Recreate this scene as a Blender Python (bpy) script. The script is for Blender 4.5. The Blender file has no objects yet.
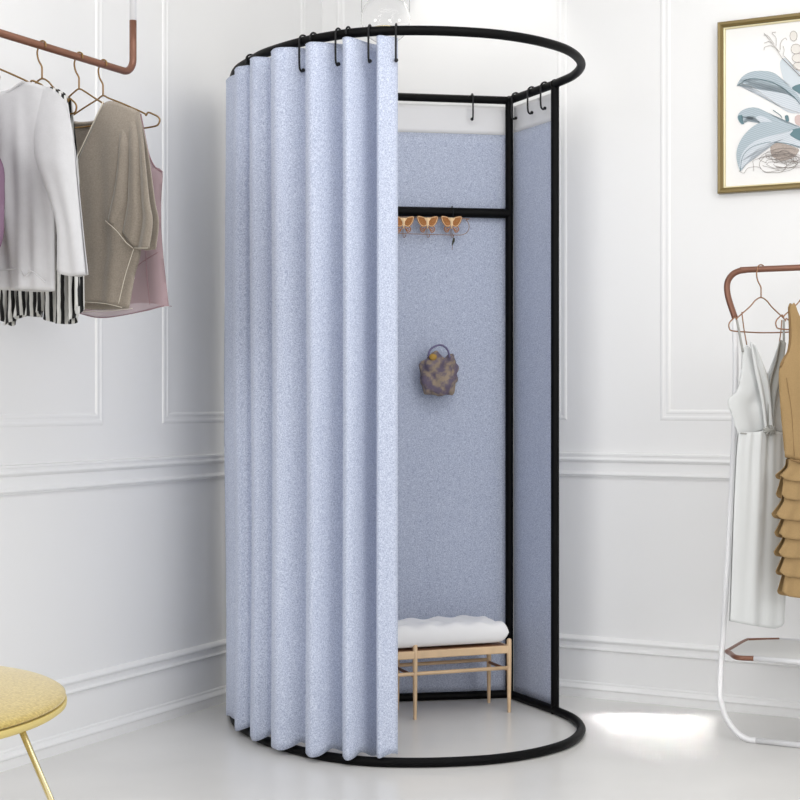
import bpy, bmesh, math, random
from mathutils import Vector, Matrix, noise
random.seed(7)
C = bpy.context.scene.collection
F = 1510.0; CH = 1.0135; R = math.radians
V = Vector

# ------------------------------------------------------------------ helpers
def ray(px, py):
    return V(((px-400)/F, 1.0, (400-py)/F))
def on_plane(px, py, P0, n):
    o = V((0, 0, CH)); d = ray(px, py)
    return o + d*((P0-o).dot(n)/d.dot(n))
def link(name, me, mat=None, parent=None, smooth=True):
    o = bpy.data.objects.new(name, me); C.objects.link(o)
    if mat: me.materials.append(mat)
    if smooth:
        for p in me.polygons: p.use_smooth = True
    if parent:
        o.parent = parent
        o.matrix_parent_inverse = Matrix.Translation(-parent.location)
    return o
def obj(name, bm, mat=None, parent=None, smooth=True, sharp=None):
    bmesh.ops.recalc_face_normals(bm, faces=bm.faces)
    me = bpy.data.meshes.new(name); bm.to_mesh(me); bm.free()
    o = link(name, me, mat, parent, smooth)
    if smooth and sharp is not None:
        me.set_sharp_from_angle(angle=R(sharp))
    return o
def tag(o, label=None, cat=None, group=None, kind=None):
    if label: o['label'] = label
    if cat: o['category'] = cat
    if group: o['group'] = group
    if kind: o['kind'] = kind
    return o
def thing(name, label, cat, loc=(0, 0, 0), group=None):
    o = bpy.data.objects.new(name, None); C.objects.link(o); o.location = loc
    o.empty_display_size = .05
    return tag(o, label, cat, group)
def cr(pts, n=6, closed=False):
    """Catmull-Rom through points"""
    pts = [V(p) for p in pts]; out = []; N = len(pts)
    segs = N if closed else N-1
    for i in range(segs):
        if closed:
            p0, p1, p2, p3 = pts[(i-1) % N], pts[i], pts[(i+1) % N], pts[(i+2) % N]
        else:
            p1, p2 = pts[i], pts[i+1]
            p0 = pts[i-1] if i > 0 else p1*2-p2
            p3 = pts[i+2] if i+2 < N else p2*2-p1
        for k in range(n):
            t = k/n
            out.append(.5*((2*p1)+(p2-p0)*t+(2*p0-5*p1+4*p2-p3)*t*t+(3*p1-p0-3*p2+p3)*t**3))
    if not closed: out.append(pts[-1])
    return out
def tube(bm, pts, r, seg=10, closed=False, cap=True):
    pts = [V(p) for p in pts]
    q = [pts[0]]
    for p in pts[1:]:
        if (p-q[-1]).length > 1e-6: q.append(p)
    if closed and (q[0]-q[-1]).length < 1e-6: q.pop()
    pts = q; N = len(pts); rings = []
    rad = r if callable(r) else (lambda t: r)
    t0 = (pts[1]-pts[0]).normalized()
    up = V((0, 0, 1)) if abs(t0.z) < .9 else V((1, 0, 0))
    a = t0.cross(up).normalized()
    for i in range(N):
        if closed: t = (pts[(i+1) % N]-pts[i-1])
        else: t = pts[min(i+1, N-1)]-pts[max(i-1, 0)]
        t = t.normalized() if t.length > 1e-9 else t0
        a = (a-t*a.dot(t))
        a = a.normalized() if a.length > 1e-6 else t.orthogonal().normalized()
        b = t.cross(a); rr = rad(i/max(1, N-1))
        rings.append([bm.verts.new(pts[i]+(a*math.cos(2*math.pi*k/seg)+b*math.sin(2*math.pi*k/seg))*rr) for k in range(seg)])
    for i in range(N if closed else N-1):
        A, B = rings[i], rings[(i+1) % N]
        for k in range(seg):
            bm.faces.new((A[k], A[(k+1) % seg], B[(k+1) % seg], B[k]))
    if cap and not closed:
        bm.faces.new(rings[0][::-1]); bm.faces.new(rings[-1])
def box(bm, c, ax, ay, az, hx, hy, hz):
    c = V(c); vs = []
    for i in (-1, 1):
        for j in (-1, 1):
            for k in (-1, 1):
                vs.append(bm.verts.new(c+V(ax)*hx*i+V(ay)*hy*j+V(az)*hz*k))
    for f in ((0, 1, 3, 2), (4, 6, 7, 5), (0, 4, 5, 1), (2, 3, 7, 6), (0, 2, 6, 4), (1, 5, 7, 3)):
        bm.faces.new([vs[i] for i in f])
def ball(bm, c, r, sc=(1, 1, 1), u=14, v=9):
    m = Matrix.Translation(V(c)) @ Matrix.Diagonal((sc[0], sc[1], sc[2], 1))
    bmesh.ops.create_uvsphere(bm, u_segments=u, v_segments=v, radius=r, matrix=m)
def lathe(bm, prof, c=(0, 0, 0), seg=64):
    rings = []
    for (r, z) in prof:
        if r < 1e-6: rings.append([bm.verts.new(V(c)+V((0, 0, z)))])
        else: rings.append([bm.verts.new(V(c)+V((r*math.cos(2*math.pi*k/seg), r*math.sin(2*math.pi*k/seg), z))) for k in range(seg)])
    for A, B in zip(rings, rings[1:]):
        for k in range(seg):
            k2 = (k+1) % seg
            if len(A) == 1 and len(B) == 1: continue
            if len(A) == 1: bm.faces.new((A[0], B[k], B[k2]))
            elif len(B) == 1: bm.faces.new((A[k], A[k2], B[0]))
            else: bm.faces.new((A[k], A[k2], B[k2], B[k]))
def resample(poly, n, smooth=True):
    p = [V((a[0], a[1], 0)) for a in poly]
    if smooth and len(p) > 2: p = cr(p, 8)
    L = [0]
    for a, b in zip(p, p[1:]): L.append(L[-1]+(b-a).length)
    out = []; j = 0
    for i in range(n+1):
        s = L[-1]*i/n
        while j < len(L)-2 and L[j+1] < s: j += 1
        t = (s-L[j])/max(1e-9, L[j+1]-L[j])
        out.append(p[j].lerp(p[j+1], min(1, t)))
    return out
def coons(top, bottom, left, right, nu, nv):
    """top/bottom run left to right, left/right run top to bottom, picture-plane outlines of a garment"""
    T, B, L, Rr = resample(top, nu), resample(bottom, nu), resample(left, nv), resample(right, nv)
    g = []
    for j in range(nv+1):
        v = j/nv; row = []
        for i in range(nu+1):
            u = i/nu
            p = (1-v)*T[i]+v*B[i]+(1-u)*L[j]+u*Rr[j]-((1-u)*(1-v)*T[0]+u*(1-v)*T[-1]+(1-u)*v*B[0]+u*v*B[-1])
            row.append((p.x, p.y))
        g.append(row)
    return g
def sheet(bm, g, P0, n, off):
    nv, nu = len(g)-1, len(g[0])-1
    vs = [[bm.verts.new(on_plane(g[j][i][0], g[j][i][1], P0, n)+n*off(i/nu, j/nv)) for i in range(nu+1)] for j in range(nv+1)]
    for j in range(nv):
        for i in range(nu):
            bm.faces.new((vs[j][i], vs[j+1][i], vs[j+1][i+1], vs[j][i+1]))
    return vs
def cloth(name, P0, n, top, bottom, left, right, off, mat, parent, nu=40, nv=40, thick=.0016, back=None, backtop=None, backbottom=None):
    bm = bmesh.new()
    sheet(bm, coons(top, bottom, left, right, nu, nv), P0, n, off)
    if back:
        sheet(bm, coons(backtop or top, backbottom or bottom, left, right, nu, nv), P0, n, back)
        bmesh.ops.remove_doubles(bm, verts=bm.verts, dist=.0004)
    me = bpy.data.meshes.new(name); bm.to_mesh(me); bm.free()
    o = link(name, me, mat, parent)
    if thick:
        s = o.modifiers.new('s', 'SOLIDIFY'); s.thickness = thick; s.offset = 0
    return o

# ------------------------------------------------------------------ materials
def srgb(r, g, b):
    f = lambda c: (c/255)/12.92 if c/255 <= .04045 else (((c/255)+.055)/1.055)**2.4
    return (f(r), f(g), f(b), 1)
def mat(name, col, rough=.5, metal=0, spec=.5, noise_scale=None, noise_amt=.06, bump=0, bump_scale=None, sheen=0, col2=None, detail=3, contrast=None):
    m = bpy.data.materials.new(name); m.use_nodes = True
    nt = m.node_tree; b = nt.nodes['Principled BSDF']
    b.inputs['Base Color'].default_value = col; b.inputs['Roughness'].default_value = rough
    b.inputs['Metallic'].default_value = metal; b.inputs['Specular IOR Level'].default_value = spec
    if sheen: b.inputs['Sheen Weight'].default_value = sheen
    tc = nt.nodes.new('ShaderNodeTexCoord')
    if noise_scale:
        nz = nt.nodes.new('ShaderNodeTexNoise'); nz.inputs['Scale'].default_value = noise_scale; nz.inputs['Detail'].default_value = detail
        nt.links.new(tc.outputs['Object'], nz.inputs['Vector'])
        rp = nt.nodes.new('ShaderNodeValToRGB')
        lo, hi = contrast or (.3, .7)
        rp.color_ramp.elements[0].position = lo; rp.color_ramp.elements[1].position = hi
        c2 = col2 or tuple(min(1, c*(1+noise_amt)) for c in col[:3])+(1,)
        c1 = col if col2 else tuple(c*(1-noise_amt) for c in col[:3])+(1,)
        rp.color_ramp.elements[0].color = c1; rp.color_ramp.elements[1].color = c2
        nt.links.new(nz.outputs['Fac'], rp.inputs['Fac']); nt.links.new(rp.outputs['Color'], b.inputs['Base Color'])
    if bump:
        n2 = nt.nodes.new('ShaderNodeTexNoise'); n2.inputs['Scale'].default_value = bump_scale or 80; n2.inputs['Detail'].default_value = 4
        nt.links.new(tc.outputs['Object'], n2.inputs['Vector'])
        bp = nt.nodes.new('ShaderNodeBump'); bp.inputs['Strength'].default_value = bump; bp.inputs['Distance'].default_value = .002
        nt.links.new(n2.outputs['Fac'], bp.inputs['Height']); nt.links.new(bp.outputs['Normal'], b.inputs['Normal'])
    return m
def stripes(name, c1, c2, scale, axis='X', rough=.8, dist=0, width=.5):
    m = mat(name, c1, rough); nt = m.node_tree; b = nt.nodes['Principled BSDF']
    tc = nt.nodes.new('ShaderNodeTexCoord'); w = nt.nodes.new('ShaderNodeTexWave'); w.bands_direction = axis
    w.inputs['Scale'].default_value = scale; w.inputs['Distortion'].default_value = dist; w.inputs['Detail Scale'].default_value = 1
    nt.links.new(tc.outputs['Object'], w.inputs['Vector'])
    rp = nt.nodes.new('ShaderNodeValToRGB'); rp.color_ramp.interpolation = 'LINEAR'
    rp.color_ramp.elements[0].position = width-.06; rp.color_ramp.elements[0].color = c1
    rp.color_ramp.elements[1].position = width+.06; rp.color_ramp.elements[1].color = c2
    nt.links.new(w.outputs['Fac'], rp.inputs['Fac']); nt.links.new(rp.outputs['Color'], b.inputs['Base Color'])
    return m
WALL = mat('white_wall_paint', srgb(238, 238, 238), .55, bump=.05, bump_scale=30)
TRIM = mat('white_trim_paint', srgb(240, 240, 240), .45)
CEIL = mat('ceiling_paint', srgb(242, 242, 242), .8)
FLOOR = mat('pale_stone_floor', srgb(222, 221, 219), .22, spec=.4, noise_scale=2.2, noise_amt=.045, bump=.07, bump_scale=9, detail=8)
BLACK = mat('black_powder_coat', srgb(2, 2, 3), .5, spec=.12)
HOOKM = mat('black_hook_steel', srgb(8, 9, 14), .35, spec=.3)
FAB = mat('speckled_blue_fabric', srgb(156, 166, 192), .9, spec=.15, noise_scale=330, col2=srgb(210, 217, 233), bump=.5, bump_scale=420, contrast=(.33, .66), sheen=.15)
HEAD = mat('white_header_tape', srgb(228, 228, 230), .85, bump=.2, bump_scale=300)
WOOD = mat('pale_oak', srgb(216, 186, 150), .45, noise_scale=25, noise_amt=.08)
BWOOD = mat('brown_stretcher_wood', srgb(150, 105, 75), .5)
CUSH = mat('white_cushion_linen', srgb(236, 236, 238), .85, bump=.25, bump_scale=260, sheen=.2)
GOLDV = mat('mustard_velvet', srgb(176, 150, 70), .75, noise_scale=190, col2=srgb(210, 188, 108), bump=.3, bump_scale=260, sheen=.5, contrast=(.35, .7))
GOLDR = mat('pale_gold_rim', srgb(214, 194, 122), .5)
BRASS = mat('polished_brass_leg', srgb(226, 212, 168), .22, metal=.85)
COPPER = mat('brushed_copper', srgb(124, 84, 66), .34, metal=.3, noise_scale=8, noise_amt=.08)
WIRE = mat('antique_gold_wire', srgb(138, 108, 66), .35, metal=.6)
WIRE2 = mat('bronze_wire', srgb(150, 112, 84), .35, metal=.6)
WTUBE = mat('white_enamel_tube', srgb(232, 232, 234), .3)
PFRAME = mat('antique_gold_frame', srgb(120, 102, 58), .35, metal=.25)
PFRAME2 = mat('pale_gold_fillet', srgb(226, 216, 178), .35, metal=.3)
PAPER = mat('print_paper', srgb(240, 239, 238), .6)
LEAF = stripes('leaf_ink_pale', srgb(196, 204, 212), srgb(212, 218, 224), 95, 'DIAGONAL', dist=1)
LEAFD = stripes('leaf_ink_blue', srgb(164, 178, 186), srgb(184, 196, 204), 95, 'DIAGONAL', dist=1)
LEAFX = mat('leaf_ink_teal', srgb(100, 130, 138), .7)
INK = mat('sepia_ink', srgb(150, 142, 138), .8)
INKL = mat('pale_ink', srgb(196, 192, 188), .8)
PETAL = mat('petal_wash', srgb(226, 222, 216), .8)
ROOT = mat('root_ball_ink', srgb(176, 164, 156), .8, noise_scale=500, noise_amt=.3)
PINK = mat('blush_ink', srgb(208, 188, 184), .8)
BLOUSE = mat('white_blouse_cotton', srgb(196, 196, 199), .8, noise_scale=60, noise_amt=.02, sheen=.1, bump=.15, bump_scale=200)
TAUPE = mat('taupe_velour', srgb(150, 140, 128), .75, noise_scale=260, noise_amt=.12, bump=.4, bump_scale=420, sheen=.5)
TAUPED = mat('taupe_seam', srgb(214, 206, 192), .7)
MAUVE = mat('sheer_mauve_chiffon', srgb(178, 152, 158), .7)
MAUVES = mat('mauve_seam', srgb(142, 108, 116), .7)
PURPLE = mat('purple_satin', srgb(112, 84, 108), .5)
STRIPE = stripes('black_white_stripes', srgb(18, 18, 20), srgb(206, 206, 204), 20, 'X', dist=1.2, width=.5)
DRESS = mat('silver_white_satin', srgb(206, 208, 208), .6, noise_scale=10, noise_amt=.02, sheen=.2)
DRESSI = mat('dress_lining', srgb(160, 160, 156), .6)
CAMEL = mat('camel_crepe', srgb(158, 130, 88), .8, noise_scale=240, noise_amt=.05, bump=.2, bump_scale=300)
CAMELD = mat('camel_lining', srgb(132, 104, 66), .8)
SHELFG = mat('frosted_shelf', srgb(208, 208, 206), .4)
BFLY = mat('rose_gold_filigree', srgb(176, 116, 58), .4, metal=.2)
BFLYC = mat('cream_gold_body', srgb(255, 222, 176), .4)
POUCH = mat('mottled_pouch_fabric', srgb(104, 94, 112), .9, noise_scale=40, col2=srgb(156, 140, 122), bump=.8, bump_scale=90, contrast=(.42, .6), detail=6)
POUCHG = mat('ochre_patch', srgb(176, 140, 66), .8)
GLASS = mat('clear_glass', (1, 1, 1, 1), .02)
g = GLASS.node_tree.nodes['Principled BSDF']; g.inputs['Transmission Weight'].default_value = 1; g.inputs['IOR'].default_value = 1.2
for m_, a_ in ((MAUVE, .72),):
    m_.node_tree.nodes['Principled BSDF'].inputs['Alpha'].default_value = a_
BULB = bpy.data.materials.new('warm_bulb'); BULB.use_nodes = True
b_ = BULB.node_tree.nodes['Principled BSDF']; b_.inputs['Emission Color'].default_value = (1, .95, .85, 1); b_.inputs['Emission Strength'].default_value = 1.0

# ------------------------------------------------------------------ room
Z3 = V((0, 0, 1))
C0 = V((-.292, 5.657, 0))
LA, LN = V((-.468, -.884, 0)).normalized(), V((.884, -.468, 0)).normalized()
RA, RN = V((.884, -.468, 0)).normalized(), V((-.468, -.884, 0)).normalized()
def struct(name, bm, m, smooth=False):
    o = obj(name, bm, m, smooth=smooth); o['kind'] = 'structure'; return o
HC = 2.9
bm = bmesh.new(); box(bm, C0+LA*2.7-LN*.06+Z3*HC/2, LA, LN, Z3, 2.8, .06, HC/2); struct('wall_left', bm, WALL)
bm = bmesh.new(); box(bm, C0+RA*2.2-RN*.06+Z3*HC/2, RA, RN, Z3, 2.2, .06, HC/2); struct('wall_right', bm, WALL)
bm = bmesh.new(); box(bm, (0, 2.6, -.05), (1, 0, 0), (0, 1, 0), (0, 0, 1), 4.5, 4, .05); struct('floor', bm, FLOOR)
bm = bmesh.new(); box(bm, (0, 4.6, HC+.05), (1, 0, 0), (0, 1, 0), (0, 0, 1), 3.4, 1.9, .05); struct('ceiling', bm, CEIL)
def sweep_h(name, a0, a1, A, N, prof, m=TRIM):
    """prof: (depth,z) outline swept along wall"""
    bm = bmesh.new(); rows = []
    for a in (a0, a1):
        rows.append([bm.verts.new(C0+A*a+N*d+Z3*z) for d, z in prof])
    for k in range(len(prof)-1): bm.faces.new((rows[0][k], rows[0][k+1], rows[1][k+1], rows[1][k]))
    bm.faces.new(rows[0]); bm.faces.new(rows[1][::-1])
    return struct(name, bm, m)
def arc(d0, z0, d1, z1, bul, n=6):
    out = []
    for k in range(n+1):
        t = k/n
        out.append((d0+(d1-d0)*t+bul*math.sin(math.pi*t), z0+(z1-z0)*t))
    return out
rail = [(0, .752), (.008, .752)] + arc(.008, .754, .009, .768, .006) + [(.007, .772), (.007, .801)] + arc(.011, .803, .014, .818, .006) + [(.014, .824), (.017, .826), (.017, .832), (0, .834)]
base = [(0, 0), (.020, 0), (.020, .024)] + arc(.020, .026, .016, .04, .006) + [(.012, .044), (.012, .05), (.008, .054), (.008, .158)] + arc(.010, .160, .010, .172, .008) + [(.009, .176), (.009, .186)] + arc(.011, .188, .011, .204, .007) + [(0, .208)]
sweep_h('trim_1', 0, 5.4, LA, LN, rail); sweep_h('trim_2', 0, 4.3, RA, RN, rail)
sweep_h('baseboard_left', 0, 5.4, LA, LN, base); sweep_h('baseboard_right', 0, 4.3, RA, RN, base)
def wall_a(px, A):
    k = (px-400)/F
    return (k*C0.y-C0.x)/(A.x-k*A.y)
def panel(name, a0, a1, z0, z1, A, N):
    prof = [(0, 0), (.003, .0022), (.007, .0035), (.012, .0035), (.015, .0022), (.022, .002), (.026, .0036), (.031, .0036), (.034, .002), (.037, 0)]
    bm = bmesh.new(); loops = []
    for w, d in prof:
        loops.append([bm.verts.new(C0+A*a+N*d+Z3*z) for a, z in ((a0+w, z0+w), (a1-w, z0+w), (a1-w, z1-w), (a0+w, z1-w))])
    for P, Q in zip(loops, loops[1:]):
        for k in range(4): bm.faces.new((P[k], P[(k+1) % 4], Q[(k+1) % 4], Q[k]))
    return struct(name, bm, TRIM)
panel('trim_3', wall_a(306, LA), wall_a(162, LA), .938, 2.72, LA, LN)
panel('trim_4', wall_a(103, LA), wall_a(103, LA)+1.5, .938, 2.72, LA, LN)
panel('trim_5', .06, wall_a(567, RA), .945, 2.72, RA, RN)
panel('trim_6', wall_a(660, RA), wall_a(660, RA)+1.3, .945, 2.72, RA, RN)

# ------------------------------------------------------------------ changing booth
TR = .0135; ZB, ZT = .0135, 2.0328
Cc = V((.372, 5.14, 0)); Cl = V((-.46, 5.0, 0)); Pr = V((.50, 4.871, 0)); Pl = V((-.539, 4.85, 0))
ARC = [Pl, V((-.503, 4.665, 0)), V((-.447, 4.535, 0)), V((-.393, 4.432, 0)), V((-.285, 4.304, 0)), V((-.181, 4.222, 0)), V((-.083, 4.178, 0)), V((.0414, 4.165, 0)),
       V((.1745, 4.180, 0)), V((.2907, 4.219, 0)), V((.404, 4.298, 0)), V((.4956, 4.413, 0)), V((.549, 4.575, 0)), V((.5457, 4.735, 0)), Pr]
arcs = cr(ARC, 10)
fr = thing('changing_room_frame', 'black tubular steel frame of the round-fronted changing booth', 'frame', (0.0, 4.75, 0))
def ftube(name, pts, r=TR, seg=16):
    bm = bmesh.new(); tube(bm, pts, r, seg); return obj(name, bm, BLACK, fr, sharp=50)
ftube('top_ring', [p+Z3*ZT for p in arcs]); ftube('bottom_ring', [p+Z3*ZB for p in arcs])
for zz, nm in ((ZT, 'top_rail'), (ZB, 'bottom_rail')):
    for A, B in ((Pr, Cc), (Cc, Cl), (Cl, Pl)):
        ftube(nm, [A+Z3*zz, B+Z3*zz])
for P in (Pr, Cc, Cl, Pl): ftube('post', [P+Z3*0.002, P+Z3*ZT], TR)
ftube('crossbar', [Cc+Z3*1.648, Cl+Z3*1.648], TR*1.22)
for P in (Pr, Cc, Cl, Pl):
    bm = bmesh.new(); ball(bm, P+Z3*ZT, TR*1.18); obj('joint', bm, BLACK, fr)

# hung fabric panels
def fpanel(name, A, B, zt, zb, outn, label, slack=1.0, nu=60, nv=60, inset=0):
    A = A+outn*.02; B = B+outn*.02; d = (B-A); L = d.length; A = A+d/L*inset; B = B-d/L*(.026 if inset < 0 else 0)
    th = thing(name, label, 'fabric panel', (A+B)/2)
    def surf(z0, z1, m, nm, n1, extra=0):
        bm = bmesh.new(); rows = []
        for j in range(n1+1):
            z = z0+(z1-z0)*j/n1; row = []
            for i in range(nu+1):
                u = i/nu
                w = slack*(.003*math.sin(u*13+.5)*(.4+.6*(zt-z)/zt)+.001*math.sin(u*31+z*2))+.0015*noise.noise(V((u*4, z*2, 3)))
                row.append(bm.verts.new(A.lerp(B, u)+Z3*z+outn*(w+extra)))
            rows.append(row)
        for j in range(n1):
            for i in range(nu): bm.faces.new((rows[j][i], rows[j][i+1], rows[j+1][i+1], rows[j+1][i]))
        me = bpy.data.meshes.new(nm); bm.to_mesh(me); bm.free()
        o = link(nm, me, m, th); s = o.modifiers.new('s', 'SOLIDIFY'); s.thickness = .002; s.offset = 0
        return o
    surf(zb, zt, FAB, 'fabric', nv)
    surf(zt+.0005, ZT-.018, HEAD, 'header_band', 6)
    return th
bn = V((-.162, .987, 0)); sn = V((.91, .412, 0))
ln = (Cl-Pl).normalized(); ln = V((-ln.y, ln.x, 0))
fpanel('back_panel', Cl, Cc, 1.918, .014, bn, 'wide flat speckled blue fabric panel at the back of the booth, behind the bench', inset=.0)
fpanel('side_panel', Cc, Pr, 1.924, .014, sn, 'narrow flat speckled blue fabric panel on the right side of the booth', slack=.2, inset=-.004)

# curtain : plan section with leaning folds
E = [(-.497, 4.552), (-.443, 4.432), (-.369, 4.318), (-.263, 4.222), (-.157, 4.163), (-.063, 4.138)]
fold = []
def P2(px, Z): return V(((px-400)/F*Z, Z, 0))
# hidden folds along the left side, from the back forward
fold += [P2(236, 5.0), P2(229, 4.96), P2(227, 4.90), P2(234, 4.87), P2(237, 4.84), P2(229, 4.80),
         P2(226.5, 4.74), P2(231, 4.68), P2(239, 4.62)]
edges_px = [235, 250.5, 271.5, 306, 343, 377]; Zs = [4.552, 4.432, 4.318, 4.222, 4.168, 4.160]
for i in range(6):
    x0, Z0 = edges_px[i], Zs[i]
    x1 = edges_px[i+1] if i < 5 else 397.5
    Z1 = Zs[i+1] if i < 5 else 4.170
    w = x1-x0
    fold.append(P2(x0+2.2, Z0+.030)); fold.append(P2(x0, Z0+.012)); fold.append(P2(x0+w*.10, Z0-.006+(Z1-Z0)*.10))
    if i < 5:
        fold.append(P2(x0+w*.28, Z0+(Z1-Z0)*.26+.001))
        fold.append(P2(x0+w*.52, Z0+(Z1-Z0)*.5+.026))
        fold.append(P2(x0+w*.76, Z0+(Z1-Z0)*.8+.060))
        fold.append(P2(x1+1.0, Z1+.088)); fold.append(P2(x1+6.0, Z1+.080)); fold.append(P2(x1+6.5, Z1+.055))
    else:
        fold.append(P2(x0+w*.5, Z0+.002)); fold.append(P2(x0+w*.85, Z0+.008)); fold.append(P2(x1, Z0+.020))
cs = cr(fold, 7)
cur = thing('booth_curtain', 'long speckled pale blue curtain hanging in deep vertical folds around the booth front', 'curtain', (-.28, 4.45, 0))
bm = bmesh.new(); rows = []; NV = 90; hem_lift = [0]*len(cs)
for i_ in range(len(cs)):
    q_ = cs[i_]; near = min((q_-p).length for p in arcs); hem_lift[i_] = .020*max(0, 1-near/.05)
if True:
    cx = V((.0, 4.75, 0))
Lc = [0]
for a, b in zip(cs, cs[1:]): Lc.append(Lc[-1]+(b-a).length)
for j in range(NV+1):
    v = j/NV; row = []
    for i, p in enumerate(cs):
        s = Lc[i]
        zt = 2.012+.003*math.sin(s*21+1)
        zb = .017+.003*math.sin(s*61)+hem_lift[i]
        z = zt+(zb-zt)*v
        rad = (p-cx).normalized()
        w = (.006*math.sin(s*3+v*3.1)+.004*noise.noise(V((s*5, v*2.2, .3))))*math.sin(math.pi*v)
        row.append(bm.verts.new(p+rad*w+Z3*z))
    rows.append(row)
for j in range(NV):
    for i in range(len(cs)-1): bm.faces.new((rows[j][i], rows[j][i+1], rows[j+1][i+1], rows[j+1][i]))
me = bpy.data.meshes.new('drape'); bm.to_mesh(me); bm.free()
cu = link('drape', me, FAB, cur); s = cu.modifiers.new('s', 'SOLIDIFY'); s.thickness = .0025; s.offset = 0
bm = bmesh.new()
for t_, zz in ((0, 2.006),):
    tube(bm, [rows_ for rows_ in [p+Z3*(2.0125+.003*math.sin(Lc[i]*21+1)) for i, p in enumerate(cs)]], .0022, 6)
obj('top_hem', bm, FAB, cur)

# hooks
def jhook(P, n, label, group, tail=.075, tube_r=TR, name='curtain_hook', fat=.0030):
    r = tube_r+.0022
    pts = [(-r, -.004), (-r, .004)]+[(-r*math.cos(t), r*math.sin(t)+.002) for t in [k*math.pi/8 for k in range(1, 8)]]+[(r, 0), (r+.001, -tail*.5), (r, -tail*.85), (r-.003, -tail*.97), (r-.009, -tail*1.02), (r-.015, -tail*.96)]
    bm = bmesh.new(); P = V(P)
    pp = [P+n*a+Z3*b for a, b in pts]
    tube(bm, cr(pp, 4), fat, 8); ball(bm, pp[-1], fat*1.9)
    bmesh.ops.translate(bm, verts=bm.verts, vec=-P)
    o = obj(name, bm, HOOKM); o.location = P
    return tag(o, label, 'hook', group)
def ring_at(px):
    best = min(arcs[8:], key=lambda p: abs(400+F*p.x/p.y-px)); i = arcs.index(best)
    t = (arcs[min(i+1, len(arcs)-1)]-arcs[i-1]).normalized(); n = V((t.y, -t.x, 0))
    return best+Z3*ZT, n
gH = 'curtain hooks on the top ring'
for px, lab, tl in ((250.5, 'black hook at the left of the ring, its tail hidden by the second narrow fold', .018), (302, 'leftmost black J-shaped hook whose whole tail hangs over the curtain', .085), (337, 'second black J-shaped hook from left hanging over the curtain', .085),
                (370, 'third black J-shaped hook from left, just under the glass globe', .085), (394, 'black straight-tailed hook at the right edge of the curtain', .085)):
    P, n = ring_at(px); jhook(P, n, lab, gH, tl)
for px, lab in ((313, 'small black hook on the ring between the first two curtain hooks, tail hidden'), (349, 'small black hook on the ring between second and third curtain hooks, tail hidden')):
    P, n = ring_at(px); jhook(P, -n, lab, gH, .05)
jhook(Pl+Z3*ZT, V((-.6, -.8, 0)), 'black hook at the far left end of the ring beyond the curtain', gH, .05)
gB = 'hooks holding the flat fabric panels'
def seg_at(A, B, px):
    k = (px-400)/F; d = B-A; t = (k*A.y-A.x)/(d.x-k*d.y); return A+d*t+Z3*ZT
jhook(seg_at(Cl, Cc, 472), -bn, 'black ball-tipped hook under the back rail above the panel', gB, .07)
jhook(seg_at(Cc, Pr, 516), -sn, 'black hook on the side rail next to the corner post', gB, .07)
jhook(seg_at(Cc, Pr, 532), -sn, 'middle black hook of three on the side rail', gB, .07)
jhook(seg_at(Cc, Pr, 545), -sn, 'black hook on the side rail beside the front right post', gB, .07)
jhook(seg_at(Cl, Cc, 452)-Z3*(ZT-1.648), -bn, 'tiny black hook looped over the crossbar above the butterfly rail', gB, .03, tube_r=TR*1.22, fat=.0014)

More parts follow.
